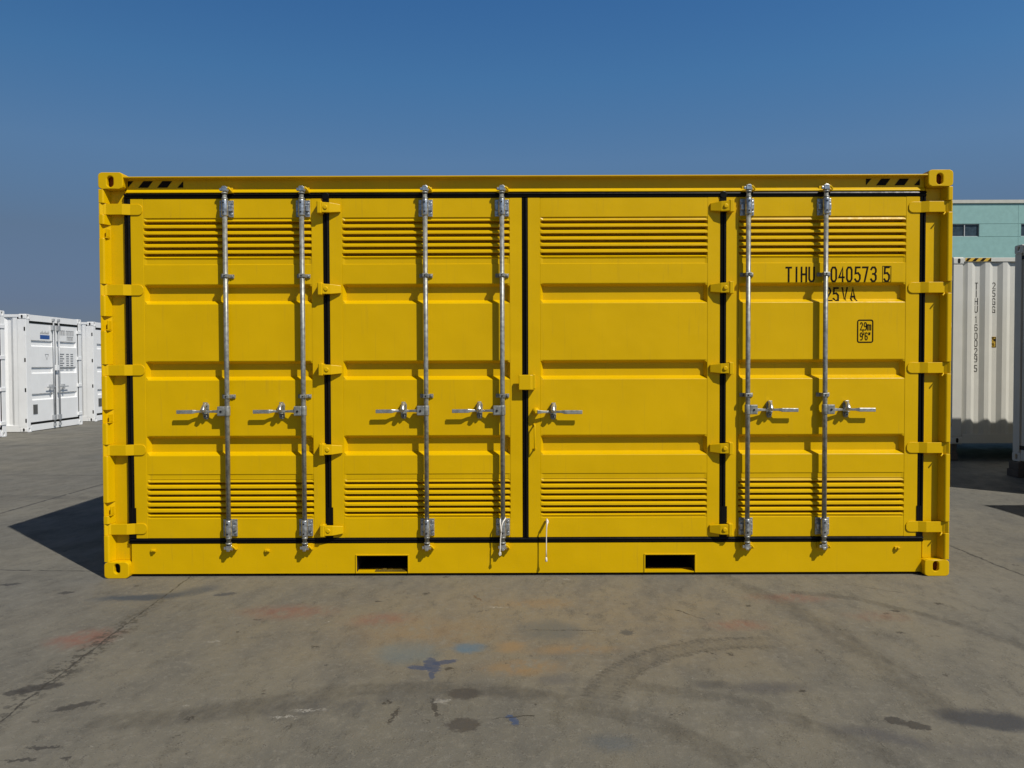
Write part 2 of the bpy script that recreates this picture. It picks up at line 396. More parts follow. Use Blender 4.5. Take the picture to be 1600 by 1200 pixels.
# ---- door leaves
prof = [(2.716, F0), (2.581, F0), (2.579, F0 + .005)] + louver(2.553, .0456, F0 + .005) + [(2.249, F0 + .005), (2.246, F0)] \
    + groove(2.109, 1.963, F0 + .0005, .042) + groove(1.559, 1.417, F0 + .0005, .042) + groove(1.021, .873, F0 + .0005, .042) \
    + [(.742, F0), (.740, F0 + .004), (.709, F0 + .004), (.706, F0 + .003)] + louver(.681, .0430, F0 + .004, .0135) + [(.424, F0 + .004), (.421, F0), (.281, F0)]
leaves = [(-2.8235, -2.732, -1.530, -1.450, 'L'), (-1.4025, -1.312, -.113, -.0275, 'L'), (.017, .1045, 1.303, 1.3905, 'N'), (1.436, 1.526, 2.722, 2.817, 'R')]
doors = []
for li, (a, b, c, d, k) in enumerate(leaves):
    mb = MB(); sheet(mb, b, c, prof, F0 + .001)
    for p, q in ((a, b), (c, d)): mb.ext([(p, F0 - .001), (q - .0035 if p == a else q, F0 - .001), (q, F0 + .0035 if p == a else F0 - .001), (q, F0 + .05), (p, F0 + .05)], .2805, 2.7155, 'z')
    dl = mb.build('side_door', YEL, yc)
    doors.append(dl)
tag(doors[0], 'leftmost yellow side door'); tag(doors[2], 'side door without lock rods')
tag(doors[3], 'rightmost side door carrying the black number')

RY = .003
def rod(x, parent):
    mb = MB(); mb.tube([(x, RY, .29), (x, RY, 2.70)], .0168, 14)
    r = mb.build('lock_rod', ZNC, parent)
    for z0, z1, dn in ((2.583, 2.702, 1), (.295, .418, -1)):
        mb = MB(); mb.box(x - .050, x + .050, F0 - .010, F0 - .001, z0, z1)
        for sx in (-1, 1):
            for zz in (z0 + .022, z1 - .022): mb.disc(x + sx * .037, zz, .009, F0 - .016, F0 - .010, 8)
            mb.box(x + sx * .034 - .012, x + sx * .034 + .012, F0 - .026, F0 - .009, (z0 + z1) / 2 - .02, (z0 + z1) / 2 + .02)
        mb.box(x - .020, x + .020, RY, F0 - .009, z0 + .004, z1 - .004)
        mb.tube([(x, RY, z0 - .001), (x, RY, z0 + .006), (x, RY, z1 - .006), (x, RY, z1 + .001)], [.018, .024, .024, .018], 14)
        bo_ = mb.build('rod_bracket', ZNM, parent, .0025)
        for zz in (z0 + .026, z1 - .026): MB().disc(x - .002, zz, .006, RY - .0255, RY - .02, 8).build('rivet', DRK, parent)
    # ends: stub, collars, cam hooks
    for s, zb in ((1, 2.70), (-1, .296)):
        mb = MB()
        mb.tube([(x, RY, zb), (x, RY, zb + s * .012), (x, RY, zb + s * .014), (x, RY, zb + s * .05)], [.021, .021, .0155, .0155], 12)
        mb.tube([(x, RY, zb + s * .040), (x, RY, zb + s * .052)], .021, 12)
        mb.build('rod_end', ZNC, parent)
        mb = MB(); zc = zb + s * .075
        mb.box(x - .018, x + .018, RY - .014, RY + .02, zc - .016, zc + .016)
        mb.box(x - .034, x - .018, RY - .010, RY + .012, zc - .013, zc + .006)
        mb.box(x - .012, x + .010, RY - .018, RY + .014, zc - .026, zc - .010) if s < 0 else mb.box(x - .012, x + .012, RY - .016, RY + .012, zc + .010, zc + .020)
        mb.tube([(x + .014, RY + .004, zc + .014), (x + .026, RY + .004, zc), (x + .018, RY + .004, zc - .018)], .008, 8)
        mb.build('rod_cam', ZNB, parent, .003)
        mb = MB(); yb = .054 if s > 0 else F0 - .004
        mb.box(x + .020, x + .034, RY - .004, yb, zc - .004, zc + .016)
        mb.box(x + .012, x + .050, RY + .014, yb, zc - .022, zc - .010)
        mb.tube([(x + .022, RY, zc + .012), (x + .036, RY, zc + .002), (x + .048, RY + .006, zc - .016)], .0065, 8)
        mb.box(x - .036, x + .046, yb - .008, yb, zc - .026, zc + .020)
        mb.build('cam_keeper', YEL, parent, .002)
    for z in (2.162, 1.303):
        mb = MB(); mb.box(x - .048, x + .048, F0 - .010, F0 - .001, z - .014, z + .014)
        mb.box(x - .021, x + .021, RY - .021, F0 - .009, z - .013, z + .013)
        for sx in (-1, 1): mb.disc(x + sx * .035, z, .009, F0 - .018, F0 - .010, 8)
        mb.build('rod_guide', ZNC, parent, .004)
        mb = MB(); mb.disc(x - .002, z, .0055, RY - .0235, RY - .02, 8); mb.build('rivet', DRK, parent)
def latch(x, z, parent):
    """handle retainer: base plate, hasp on top, eye below"""
    mb = MB()
    pr = [(x - .020, z - .045), (x - .012, z - .060), (x + .012, z - .060), (x + .020, z - .045), (x + .022, z + .04), (x + .010, z + .062), (x - .010, z + .062), (x - .022, z + .04)]
    mb.ext(pr, F0 - .012, F0 - .001, 'y')
    mb.box(x - .016, x + .016, F0 - .045, F0 - .012, z - .022, z - .014)
    mb.tube([(x, F0 - .012, z - .038), (x, F0 - .03, z - .038)], .013, 10)
    b = mb.build('handle_retainer', ZNC, parent, .003)
    mb = MB()
    mb.tube([(x, F0 - .030, z + .052), (x - .002, F0 - .050, z + .030), (x - .003, F0 - .062, z + .008), (x - .003, F0 - .058, z - .002)], [.011, .015, .019, .014], 10)
    mb.box(x - .012, x + .014, F0 - .034, F0 - .011, z + .038, z + .062)
    mb.build('hasp', ZNB, b, .003)
    mb = MB(); mb.disc(x + .001, z - .040, .006, F0 - .034, F0 - .030, 8); mb.build('rivet', DRK, parent)
def handle(x, z, s, parent, L=.36, hub=True):
    """s=-1 points left"""
    xc = x + s * .165; xt = x + s * L
    mb = MB()
    P = [(x + s * .05, -.006, z - .002, .014, .008), (x + s * .09, .004, z - .002, .009, .007), (xc - s * .03, .018, z - .004, .008, .006), (xc + s * .02, .016, z - .003, .008, .006),
         (xc + s * .055, .008, z - .002, .009, .006), (xc + s * .08, -.002, z - .004, .0135, .005), (xt, -.002, z - .005, .0135, .005)]
    vs = []
    for (px, py, pz, hz_, hy) in P: vs += [(px, py - hy, pz - hz_), (px, py - hy, pz + hz_), (px, py + hy, pz + hz_), (px, py + hy, pz - hz_)]
    n = len(P); fs = [(4 * i + k, 4 * i + (k + 1) % 4, 4 * i + 4 + (k + 1) % 4, 4 * i + 4 + k) for i in range(n - 1) for k in range(4)] + [(0, 1, 2, 3), (4 * n - 1, 4 * n - 2, 4 * n - 3, 4 * n - 4)]
    mb.add(vs, fs)
    h = mb.build('door_handle', ZNC if not hub else ZNB, parent, .003)
    if hub:
        mb = MB(); x0, x1 = sorted((x + s * .012, x + s * .066)); mb.box(x0, x1, -.016, .016, z - .034, z + .034)
        mb.tube([(x, RY, z - .036), (x, RY, z + .036)], .0215, 12)
        hb = mb.build('handle_hub', ZNC, h, .005)
        mb = MB(); mb.disc(x + s * .040, z - .002, .008, -.020, -.014, 8); mb.build('rivet', DRK, h)
    latch(xc, z, parent)
HZ = 1.200
for x, d, s in ((-2.133, 0, -1), (-1.588, 0, -1), (-.713, 1, -1), (-.169, 1, -1), (1.580, 3, 1), (2.130, 3, 1)):
    rod(x, doors[d]); handle(x, HZ, s, doors[d])
# centre door: handle on a yellow pivot, grab loop, closing clip
handle(.030, 1.190, 1, doors[2], .37, False)
mb = MB(); mb.tube([(.070, .052, 1.192), (.070, .004, 1.192), (.074, -.008, 1.190)], [.026, .024, .012], 14); mb.box(.062, .096, -.01, .02, 1.178, 1.202)
mb.build('handle_pivot', YEL, doors[2], .003)
mb = MB(); mb.tube([(.060, .05, 1.096), (.060, .012, 1.096), (.060, .006, 1.088), (.060, .006, .930), (.060, .012, .921), (.060, .05, .921)], .0055, 8)
mb.disc(.060, 1.096, .011, .042, .0495, 8); mb.disc(.060, .921, .011, .042, .0495, 8)
mb.build('grab_loop', YEL, doors[2])
mb = MB(); mb.ext([(-.052, -.004), (.030, -.004), (.060, .004), (.062, .048), (.048, .048), (.046, .014), (.02, .010), (-.052, .010)], 1.345, 1.452, 'z')
mb.box(.046, .066, .0, .048, 1.352, 1.456)
mb.build('closing_clip', YEL, doors[2], .004)
# hinges between leaves
for sx, xo, di in ((1, -1.480, 1), (-1, 1.478, 2)):
    for z in (2.643, 2.066, 1.492, .920, .338):
        X = lambda v: xo + sx * v
        mb = MB()
        # lug plate, taller, standing proud
        mb.ext([(X(.0), -.004), (X(.006), -.010), (X(.030), -.010), (X(.036), .0), (X(.040), .048), (X(.0), .048)], z - .040, z + .044, 'z')
        mb.add([(X(.034), -.006, z - .034), (X(.034), -.006, z + .038), (X(.090), .004, z + .036), (X(.090), .004, z - .034), (X(.160), .034, z + .028), (X(.160), .034, z - .026),
                (X(.034), .026, z - .034), (X(.034), .026, z + .038), (X(.090), .030, z + .036), (X(.090), .030, z - .034), (X(.160), .048, z + .028), (X(.160), .048, z - .026)],
               [(0, 1, 2, 3), (3, 2, 4, 5), (6, 9, 8, 7), (9, 11, 10, 8), (0, 3, 9, 6), (3, 5, 11, 9), (1, 7, 8, 2), (2, 8, 10, 4), (5, 4, 10, 11), (0, 6, 7, 1)])
        mb.tube([(X(.060), .01, z + .002), (X(.058), -.006, z + .002), (X(.058), -.009, z + .002)], [.017, .017, .012], 12)
        mb.tube([(X(.022), .018, z - .043), (X(.022), .018, z + .048)], .012, 10)
        mb.build('hinge', YEL, doors[di], .004)
# strap hinges on the corner posts
for sx, di in ((-1, 0), (1, 3)):
    for z in hz:
        X = lambda v: sx * v
        mb = MB(); r = .032; zt, zb = z + .0385, z - .0385
        # front surface as columns, rounded free end
        cols = [(3.0, .014, 0), (2.985, .023, 0), (2.872, .023, 0), (2.822, .0415, 0)] + [(2.768 - r * math.sin(t), .0415, r * (1 - math.cos(t))) for t in (0, .4, .8, 1.2, 1.5)]
        vs = []
        for x, y, dz in cols: vs += [(X(x), y, zt - dz), (X(x), y, zb + dz), (X(x), y + .010, zb + dz), (X(x), y + .010, zt - dz)]
        n = len(cols); fs = [(4 * i + k, 4 * i + (k + 1) % 4, 4 * i + 4 + (k + 1) % 4, 4 * i + 4 + k) for i in range(n - 1) for k in range(4)] + [(0, 1, 2, 3), (4 * n - 4, 4 * n - 3, 4 * n - 2, 4 * n - 1)]
        mb.add(vs, fs)
        mb.box(*sorted((X(2.99), X(2.972))), .030, .068, zb + .002, zt - .002)
        if sx > 0: mb.tube([(X(2.985), .03, zb + .002), (X(2.98), .018, zb - .006), (X(2.965), .012, zb - .022)], .006, 6)
        mb.build('strap_hinge', YEL, doors[di], .003)
# lettering, painted on door four and following its ribs
surf = lambda x, z, o: (x, depth_at(prof, z) - o, z)
mb = MB()
for ch, x in zip('TIHU040573', (1.883, 1.939, 1.992, 2.047, 2.206, 2.261, 2.317, 2.376, 2.431, 2.490)): text(mb, ch, x, 2.1145, .099, .034, .0125, surf)
tag(mb.build('container_number', BLK, doors[3]), 'black painted container number'); mb = MB()
text(mb, '5', 2.585, 2.1145, .099, .034, .0125, surf)
strokes(mb, [[(2.555, 2.109), (2.615, 2.109), (2.615, 2.221), (2.555, 2.221)]], .004, surf, True)
tag(mb.build('check_digit', BLK, doors[3]), 'boxed check digit'); mb = MB()
for ch, x in zip('25VA', (2.182, 2.238, 2.302, 2.361)): text(mb, ch, x, 1.980, .090, .034, .0125, surf)
tag(mb.build('size_code', BLK, doors[3]), 'black size code on the rib below the number')
mb = MB()
rc = []
for cx, cz, a0 in ((2.488 - .012, 1.836 - .012, 0), (2.380 + .012, 1.836 - .012, 90), (2.380 + .012, 1.678 + .012, 180), (2.488 - .012, 1.678 + .012, 270)):
    for t in (0, 30, 60, 90): a = math.radians(a0 + t); rc.append((cx + .012 * math.cos(a), cz + .012 * math.sin(a)))
strokes(mb, [rc], .009, surf, True)
for ch, x, z0, h_, w_ in (('2', 2.4065, 1.766, .052, .014), (',', 2.4195, 1.764, .05, .016), ('9', 2.4345, 1.766, .052, .015), ('m', 2.462, 1.766, .055, .023), ('9', 2.4065, 1.695, .050, .015), ("'", 2.4225, 1.695, .050, .016), ('6', 2.4415, 1.695, .050, .015), ('"', 2.463, 1.695, .050, .018)):
    text(mb, ch, x, z0, h_, w_, .0068, surf)
tag(mb.build('height_marking', BLK, doors[3]), 'small boxed height marking')

# cords hanging on the doors
mb = MB()
mb.tube([(-.150, -.005, .428), (-.168, -.030, .405), (-.178, -.034, .375), (-.180, -.030, .34), (-.186, -.028, .28), (-.188, -.026, .22), (-.190, -.026, .195), (-.197, -.026, .178), (-.192, -.026, .164), (-.184, -.026, .170), (-.186, -.026, .19)], .0042, 8)
mb.tube([(-.152, .0, .430), (-.168, .0235, .428), (-.186, .0, .424), (-.188, -.020, .41), (-.184, -.032, .37), (-.182, -.032, .33)], .0045, 8)
tag(mb.build('hanging_cord', CRD), 'white cord looped over the foot of the lock rod left of the centre seam', 'cord', 'white cords tied to the door hardware')
mb = MB()
mb.tube([(.147, .04, .408), (.150, .010, .402), (.150, -.008, .398)], .009, 8)
mb.tube([(.150, -.008, .400), (.146, -.014, .385), (.143, -.012, .36), (.1415, -.01, .29), (.141, -.010, .20), (.1405, -.010, .15)], [.005, .005, .0042, .0035, .0035, .0045], 8)
mb.tube([(.1405, -.010, .15), (.1405, -.010, .135), (.1405, -.010, .120), (.1405, -.010, .115)], [.0045, .0075, .0085, .004], 8)
tag(mb.build('hanging_cord', CRD), 'straight white cord hanging from the door right of the centre seam', 'cord', 'white cords tied to the door hardware')

# ================================================================== WHITE CONTAINERS
def plain_container(root, H, mat, doors=True, slots=False, RODM=None):
    RODM = RODM or ZNL
    """door end faces local -y, width along x, length along +y"""
    hw = 1.219; L = 6.058
    for sx in (-1, 1):
        for y0, y1 in ((0, .162), (L - .162, L)):
            for z0, z1 in ((0, .118), (H - .118, H)):
                xa, xb = sorted((sx * hw, sx * (hw - .178)))
                if y0 == 0: c = casting('corner_casting', xa, xb, 0, .162, z0, z1, root, mat, (0, 0, .05, .075), cav=DRK)
                else: c = MB().box(xa, xb, y0, y1, z0, z1).build('corner_casting', mat, root, .006)
                zc = (z0 + z1) / 2
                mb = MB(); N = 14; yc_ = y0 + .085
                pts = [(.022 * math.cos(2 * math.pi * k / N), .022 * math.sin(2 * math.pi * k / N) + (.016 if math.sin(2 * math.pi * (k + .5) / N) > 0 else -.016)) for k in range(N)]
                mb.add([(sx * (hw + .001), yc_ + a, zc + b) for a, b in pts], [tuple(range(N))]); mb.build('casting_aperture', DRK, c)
        for y0, y1 in ((.004, .20 if slots else .15), (L - .14, L - .004)):
            MB().box(*sorted((sx * (hw - .006), sx * (hw - .14))), y0, y1, .118, H - .118).build('corner_post', mat, root, .005)
        MB().box(*sorted((sx * (hw - .006), sx * (hw - .07))), .162, L - .162, H - .072, H - .010).build('top_rail', mat, root, .004)
        MB().box(*sorted((sx * (hw - .010), sx * (hw - .06))), .162, L - .162, .012, .155).build('bottom_rail', mat, root, .004)
        corr(L - .14, .155, H - .072, x=sx * (hw - .016), start=.20 if slots else .15, flip=sx, inner=.40).build('side_wall', mat, root)
        if slots:
            for z in (2.36, 1.65, .965, .265):
                mb = MB()
                mb.box(*sorted((sx * (hw - .004), sx * (hw - .008))), .018, .05, z - .045, z + .045); mb.build('lashing_slot', DRK, root)
    corr(hw - .14, .155, H - .072, x=0, start=-hw + .14).build('end_wall', mat, root, M=Matrix.Translation((0, L - .016, 0)) @ Matrix.Rotation(math.radians(90), 4, 'Z'))
    MB().box(-hw + .178, hw - .178, L - .07, L - .008, .012, .155).build('end_sill', mat, root, .004)
    MB().box(-hw + .178, hw - .178, L - .07, L - .008, H - .072, H - .01).build('end_header', mat, root, .004)
    MB().box(-hw + .05, hw - .05, .05, L - .05, H - .032, H - .022).build('roof', mat, root)
    MB().box(-hw + .06, hw - .06, .10, L - .10, .13, .155).build('floor', DRK, root)
    if not doors: return
    zt, zb = H - .20, .215
    MB().box(-hw + .1785, hw - .1785, .006, .12, H - .15, H - .008).build('door_header', mat, root, .004)
    MB().box(-hw + .1785, hw - .1785, .006, .12, .014, .160).build('door_sill', mat, root, .004)
    mb = MB(); mb.box(-hw + .138, hw - .138, .012, .06, zt, H - .151); mb.box(-hw + .138, hw - .138, .012, .06, .161, zb)
    for xa in (hw - .165, -.015): mb.box(xa, xa + (.026 if abs(xa) > .1 else .03), .014, .06, zb + .0005, zt - .0005)
    mb.build('door_seal', RUB, root)
    k = (H - .4) / 2.19
    for sx in (-1, 1):
        a, b = sorted((sx * .017, sx * (hw - .167)))
        fl = .020
        pf = [(zt, fl)] + groove(2.015 * k, 1.87 * k, fl + .0005, .036) + groove(1.42 * k, 1.27 * k, fl + .0005, .036) + groove(.83 * k, .68 * k, fl + .0005, .036) + [(zb, fl)]
        mb = MB(); sheet(mb, a + .06, b - .06, pf, fl + .001)
        mb.box(a, a + .06, fl - .001, fl + .04, zb, zt); mb.box(b - .06, b, fl - .001, fl + .04, zb, zt)
        d = mb.build('end_door', mat, root)
        rx = sx * .115
        mb = MB(); mb.tube([(rx, -.022, .10), (rx, -.022, H - .07)], .018, 10); mb.build('lock_rod', RODM, d)
        for z in (.27, H - .27): MB().box(rx - .05, rx + .05, -.042, fl - .002, z - .06, z + .06).build('rod_bracket', RODM, d, .003)
        for z in (.10, H - .08): MB().box(rx - .03, rx + .03, -.044, .004, z - .03, z + .03).build('rod_keeper', RODM, d, .003)
        mb = MB(); hx0, hx1 = sorted((rx, rx + sx * .36)); mb.box(hx0, hx1, -.052, -.040, .95 * k, .975 * k)
        mb.box(*sorted((rx + sx * .14, rx + sx * .18)), -.06, fl - .002, .90 * k, 1.02 * k); mb.build('door_handle', RODM, d, .002)
        mb = MB()
        for i in range(4):
            z = (.28, .97, 1.62, 2.25)[i] * k
            if sx < 0: break
            mb.box(*sorted((sx * (hw - .02), sx * (hw - .215))), -.012, fl - .003, z - .04, z + .04)
            mb.build('door_hinge', mat, d, .004); mb = MB()
    mb = MB(); mb.box(-.05, .055, -.05, .010, 1.34 * k, 1.46 * k); mb.build('closing_clip', mat, root, .004)
    mb = MB(); mb.box(-.95, -.78, .010, .0185, .40, .62)
    for i in range(8): mb.box(-.94, -.79, .006, .010, .415 + i * .025, .425 + i * .025)
    mb.build('vent', VEN, root)

WG = 'white containers parked in a row at the left'
B = thing('white_container', (-11.175, 13.72, 0), math.radians(91.2), 'white shipping container behind the yellow one, its door end with blue decal in full view', 'shipping container', WG)
plain_container(B, 2.70, WHN, True, True)
def copy_tree(o, parent=None, skip=()):
    c = o.copy(); C.objects.link(c); c.parent = parent
    for ch in list(o.children):
        if ch.name.split('.')[0] not in skip: copy_tree(ch, c, skip)
    return c
dirx = Vector((math.cos(math.radians(91.2)), math.sin(math.radians(91.2)), 0))
A = copy_tree(B); A.location = Vector((-10.99, 11.50, 0)) - dirx * 1.219
A['label'] = 'white shipping container cut off by the left edge of the picture, nearest of its row'
Cc = copy_tree(B); Cc.location = Vector((-11.40, 15.90, 0)) + dirx * 1.219
Cc['label'] = 'white shipping container mostly hidden behind the yellow container\'s left corner post'
# decal and small print on the middle one
fsurf = lambda x, z, o: (x, .018 - o, z)
mb = MB(); mb.box(-.62, -.22, .0165, .0188, 2.150, 2.245); tag(mb.build('blue_decal', BLU, B), 'blue company decal')
mb = MB()
for i in range(9): strokes(mb, [[(-.61 + i * .042, 2.275), (-.60 + i * .042, 2.305 + .02 * (i % 3)), (-.585 + i * .042, 2.275)]], .012, fsurf)
mb.build('company_lettering', GRYM, B)
mb = MB()
for i, (x0, n, z, hh) in enumerate(((.18, 4, 2.27, .11), (.52, 5, 2.27, .11), (.56, 4, 2.145, .09))):
    for j in range(n): strokes(mb, [[(x0 + j * .075, z), (x0 + j * .075, z + hh), (x0 + .045 + j * .075, z + hh), (x0 + .045 + j * .075, z)]], .014, fsurf)
for r in range(7):
    z = 1.80 - r * .055
    for x0, n in ((.18, 4 - (r % 2)), (.52, 2), (.72, 2)):
        if 1.42 < z < 1.86:
            for j in range(n): strokes(mb, [[(x0 + j * .06, z), (x0 + .04 + j * .06, z)]], .026, fsurf)
mb.build('weight_lettering', GRYM, B)
mb = MB(); strokes(mb, [[(-.42, 1.79), (-.28, 1.79), (-.35, 1.66)]], .012, fsurf, True); mb.build('warning_triangle', GRYM, B)

# right-hand white container, long side to the camera
RG = 'white containers standing on timbers at the right'
Wc = thing('white_container', (6.72, 6.70 + 1.219, .26), math.radians(-90), 'white corrugated shipping container with black vertical lettering in front of the teal building', 'shipping container', RG)
plain_container(Wc, 2.896, WHT, True, False)
Gc = copy_tree(Wc); Gc.location = (6.68, 2.70 + 1.219, .20)
Gc['label'] = 'shaded white shipping container at the right edge, standing on a timber block'
Oc = copy_tree(Wc); Oc.location = (6.83, .97 - 1.219, 0)
Oc['label'] = 'white shipping container just outside the right edge, known by its pointed shadow'
wsurf = lambda u, z, o: (1.219 - .016 - .036 + o, u, z)
Z = lambda py: 1.532 + (565.8 - py) / 1250 * 12.41 - .26
mb = MB()
for ch, py in zip('TIHU1600295', (447, 459, 471, 483, 499, 512, 525, 536.5, 549, 560.5, 575.8)): text(mb, ch, .385, Z(py) - .048, .096, .042, .011, wsurf)
tag(mb.build('container_number', BLK, Wc), 'black stacked vertical number'); mb = MB()
for ch, py in zip('25GG', (446.5, 458.5, 471, 483.5)): text(mb, ch, .655, Z(py) - .048, .092, .042, .011, wsurf)
tag(mb.build('size_code', BLK, Wc), 'short stacked size code')
mb = MB(); mb.box(1.219 - .052 + .0, 1.219 - .0495, .61, .70, Z(543), Z(526)); st = mb.build('height_sticker', STK, Wc)
mb = MB(); s2 = lambda u, z, o: (1.219 - .0490 + o, u, z)
strokes(mb, [[(.616, Z(542)), (.694, Z(542)), (.694, Z(527)), (.616, Z(527))]], .01, s2, True)
for ch, u, z in (('2', .635, Z(533)), ('9', .655, Z(533)), ('m', .677, Z(533)), ('9', .64, Z(540.5)), ('6', .665, Z(540.5))): text(mb, ch, u, z, .05, .013, .006, s2)
mb.build('sticker_print', BLK, st)
mb = MB(); mb.box(1.2125, 1.2145, .185, .585, 2.896 - .068, 2.896 - .014); hs = mb.build('hazard_sticker', STK, Wc)
mb = MB()
for k in range(4):
    u = .175 + k * .118; pl = [(u + .045, 1), (u + .10, 1), (u + .05, 0), (u - .005, 0)]
    pl = [(min(.585, max(.185, a)), b) for a, b in pl]
    mb.add([(1.2152, a, 2.896 - .066 + b * .050) for a, b in pl], [(0, 1, 2, 3)])
mb.build('hazard_stripe', BLK, hs)
# pale strokes painted as light showing through the casting hole
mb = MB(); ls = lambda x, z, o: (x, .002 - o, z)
strokes(mb, [[(-1.158, 2.812), (-1.112, 2.812), (-1.096, 2.862)]], .016, ls); tag(mb.build('painted_hole_glint', WHN, Gc), 'painted glint of light in the upper corner fitting hole')
# timbers
def timber(x0, x1, y0, y1, z1, label):
    mb = MB(); mb.box(x0, x1, y0, y1, 0, z1 * .49); mb.box(x0 + .015, x1 - .01, y0 + .012, y1 - .02, z1 * .495, z1)
    tag(mb.build('timber_block', WOD, None, .008), label, 'timber', 'timber blocks under the right containers')
timber(6.60, 6.88, 4.88, 5.12, .20, 'dark timber block under the near corner of the shaded container')
timber(6.70, 6.98, 2.68, 2.92, .20, 'timber block under the shaded container, outside the picture edge')
timber(12.5, 12.8, 4.84, 5.08, .20, 'timber block under the far end of the shaded container')
timber(12.5, 12.8, 2.68, 2.92, .20, 'timber block under the far front end of the shaded container')
timber(6.86, 7.10, 8.6, 9.1, .26, 'timber block deep under the white corrugated container')
timber(12.4, 12.7, 6.8, 9.1, .26, 'timber block under the far end of the white corrugated container')
timber(6.74, 6.84, 6.74, 7.0, .26, 'timber block under the left corner of the white corrugated container')

# ================================================================== BUILDING
bd = thing('teal_building', (60, 64.3, 0), 0, 'long teal industrial building with pale roof edge and dark strip windows', 'building')
X0, X1, HB = -48., 48., 15.35
rows = [(12.48, 13.56), (6.6, 7.9)]
wins = [(a, a + 4.96) for a in [35.64 - 60 + 8.6 * k for k in range(-2, 8)]]
mb = MB(); zc = 0
for z0, z1 in sorted(rows):
    mb.box(X0, X1, 0, .3, zc, z0 - .03 if zc else z0 - .03); xc = X0
    for a, b in wins: mb.box(xc, a, .0, .3, z0 + .0, z1); xc = b
    mb.box(xc, X1, .0, .3, z0, z1)
    mb.box(X0, X1, .04, .3, z0 - .03, z0); mb.box(X0, X1, .04, .3, z1, z1 + .03); zc = z1 + .03
mb.box(X0, X1, 0, .3, zc, HB - .0)
mb.box(X0, X0 + .3, .3, 24, 0, HB); mb.box(X1 - .3, X1, .3, 24, 0, HB); mb.box(X0, X1, 24, 24.3, 0, HB)
for x in range(-44, 48, 7): mb.box(x, x + .04, -.012, -.001, 0, HB)
mb.build('wall', TEA, bd)
MB().box(X0 - .1, X1 + .1, -.12, 24.4, HB, HB + .28).build('roof_edge', CRE, bd)
for z0, z1 in rows:
    for a, b in wins:
        mb = MB(); mb.box(a, b, .16, .20, z0, z1); wo = mb.build('window', GLS, bd)
        mb = MB()
        for k in range(0, 5):
            x = a + (b - a) * k / 4; mb.box(max(a, x - .035), min(b, x + .035), .08, .16, z0, z1)
        mb.box(a, b, .10, .155, z0, z0 + .05); mb.box(a, b, .10, .155, z1 - .05, z1)
        mb.build('window_frame', FRM, wo)

# ================================================================== GROUND
t = NT('stained_concrete'); b = t.b
P = t.n('TexCoord').outputs['Object']
d1 = t.noise(P, 5.5, 4, .6).outputs[1]; d2 = t.noise(P, 40, 2, .6).outputs[1]
Q = t.vec('ADD', P, t.vec('SCALE', t.vec('SUBTRACT', d1, (.5, .5, .5)), scale=.16))
Q = t.vec('ADD', Q, t.vec('SCALE', t.vec('SUBTRACT', d2, (.5, .5, .5)), scale=.03))
big = t.noise(P, .55, 5, .6).outputs[0]; mid = t.noise(t.map(P, rot=-.12, sc=(.8, 1.5, 1)), 2.6, 6, .66).outputs[0]
fine = t.noise(P, 24, 5, .7).outputs[0]; grit = t.noise(P, 120, 2, .8).outputs[0]; strk = t.noise(t.map(P, rot=-.15, sc=(.7, 1.5, 1)), 7, 7, .80).outputs[0]
col = t.mix(t.ramp(big, .3, .7), (.132, .128, .110), (.178, .166, .132))
# warmer, dirtier apron in front of the doors
_last = [None]
def chain(src):   # evaluate marks one after another
    return src if _last[0] is None else t.vec('ADD', src, t.vec('SCALE', _last[0], scale=1e-7))
def blob(center, r, rot=0, soft=.5, src=Q):
    v = t.map(chain(src), (center[0], center[1], 0), math.radians(rot), (r[0], r[1], 1000))
    return t.ramp(t.vec('LENGTH', v), 1 - soft, 1.0, 1, 0)
def stain(col, center, r, rot, color, k, soft=.6, src=None, nz=None):
    m_ = blob(center, r, rot, soft, src or Q)
    if nz is not None: m_ = t.math('MULTIPLY', m_, nz)
    _last[0] = t.mix(t.math('MULTIPLY', m_, k), col, color); return _last[0]
col = stain(col, (.1, -1.0), (2.3, 1.2), 0, (.205, .165, .105), .55, .8)
col = t.mix(t.ramp(mid, .40, .70, .0, .48), col, (.080, .078, .072))
col = t.mix(t.ramp(strk, .50, .66, 0, .42), col, (.066, .063, .054))
col = t.mix(t.ramp(strk, .30, .46, .50, 0), col, (.205, .195, .165))
col = t.mix(t.ramp(fine, .50, .66, 0, .46), col, (.215, .205, .175))
col = t.mix(t.ramp(t.math('MULTIPLY', grit, t.math('ADD', fine, strk)), .60, .74, 0, .8), col, (.040, .037, .033))
col = t.mix(t.ramp(grit, .27, .42, .5, 0), col, (.24, .23, .20))
brk = t.ramp(strk, .36, .56); brk2 = t.ramp(mid, .35, .6)
RED, BLUE, SLT, BRN, DK = (.22, .085, .06), (.075, .14, .20), (.06, .075, .095), (.25, .16, .075), (.035, .033, .032)
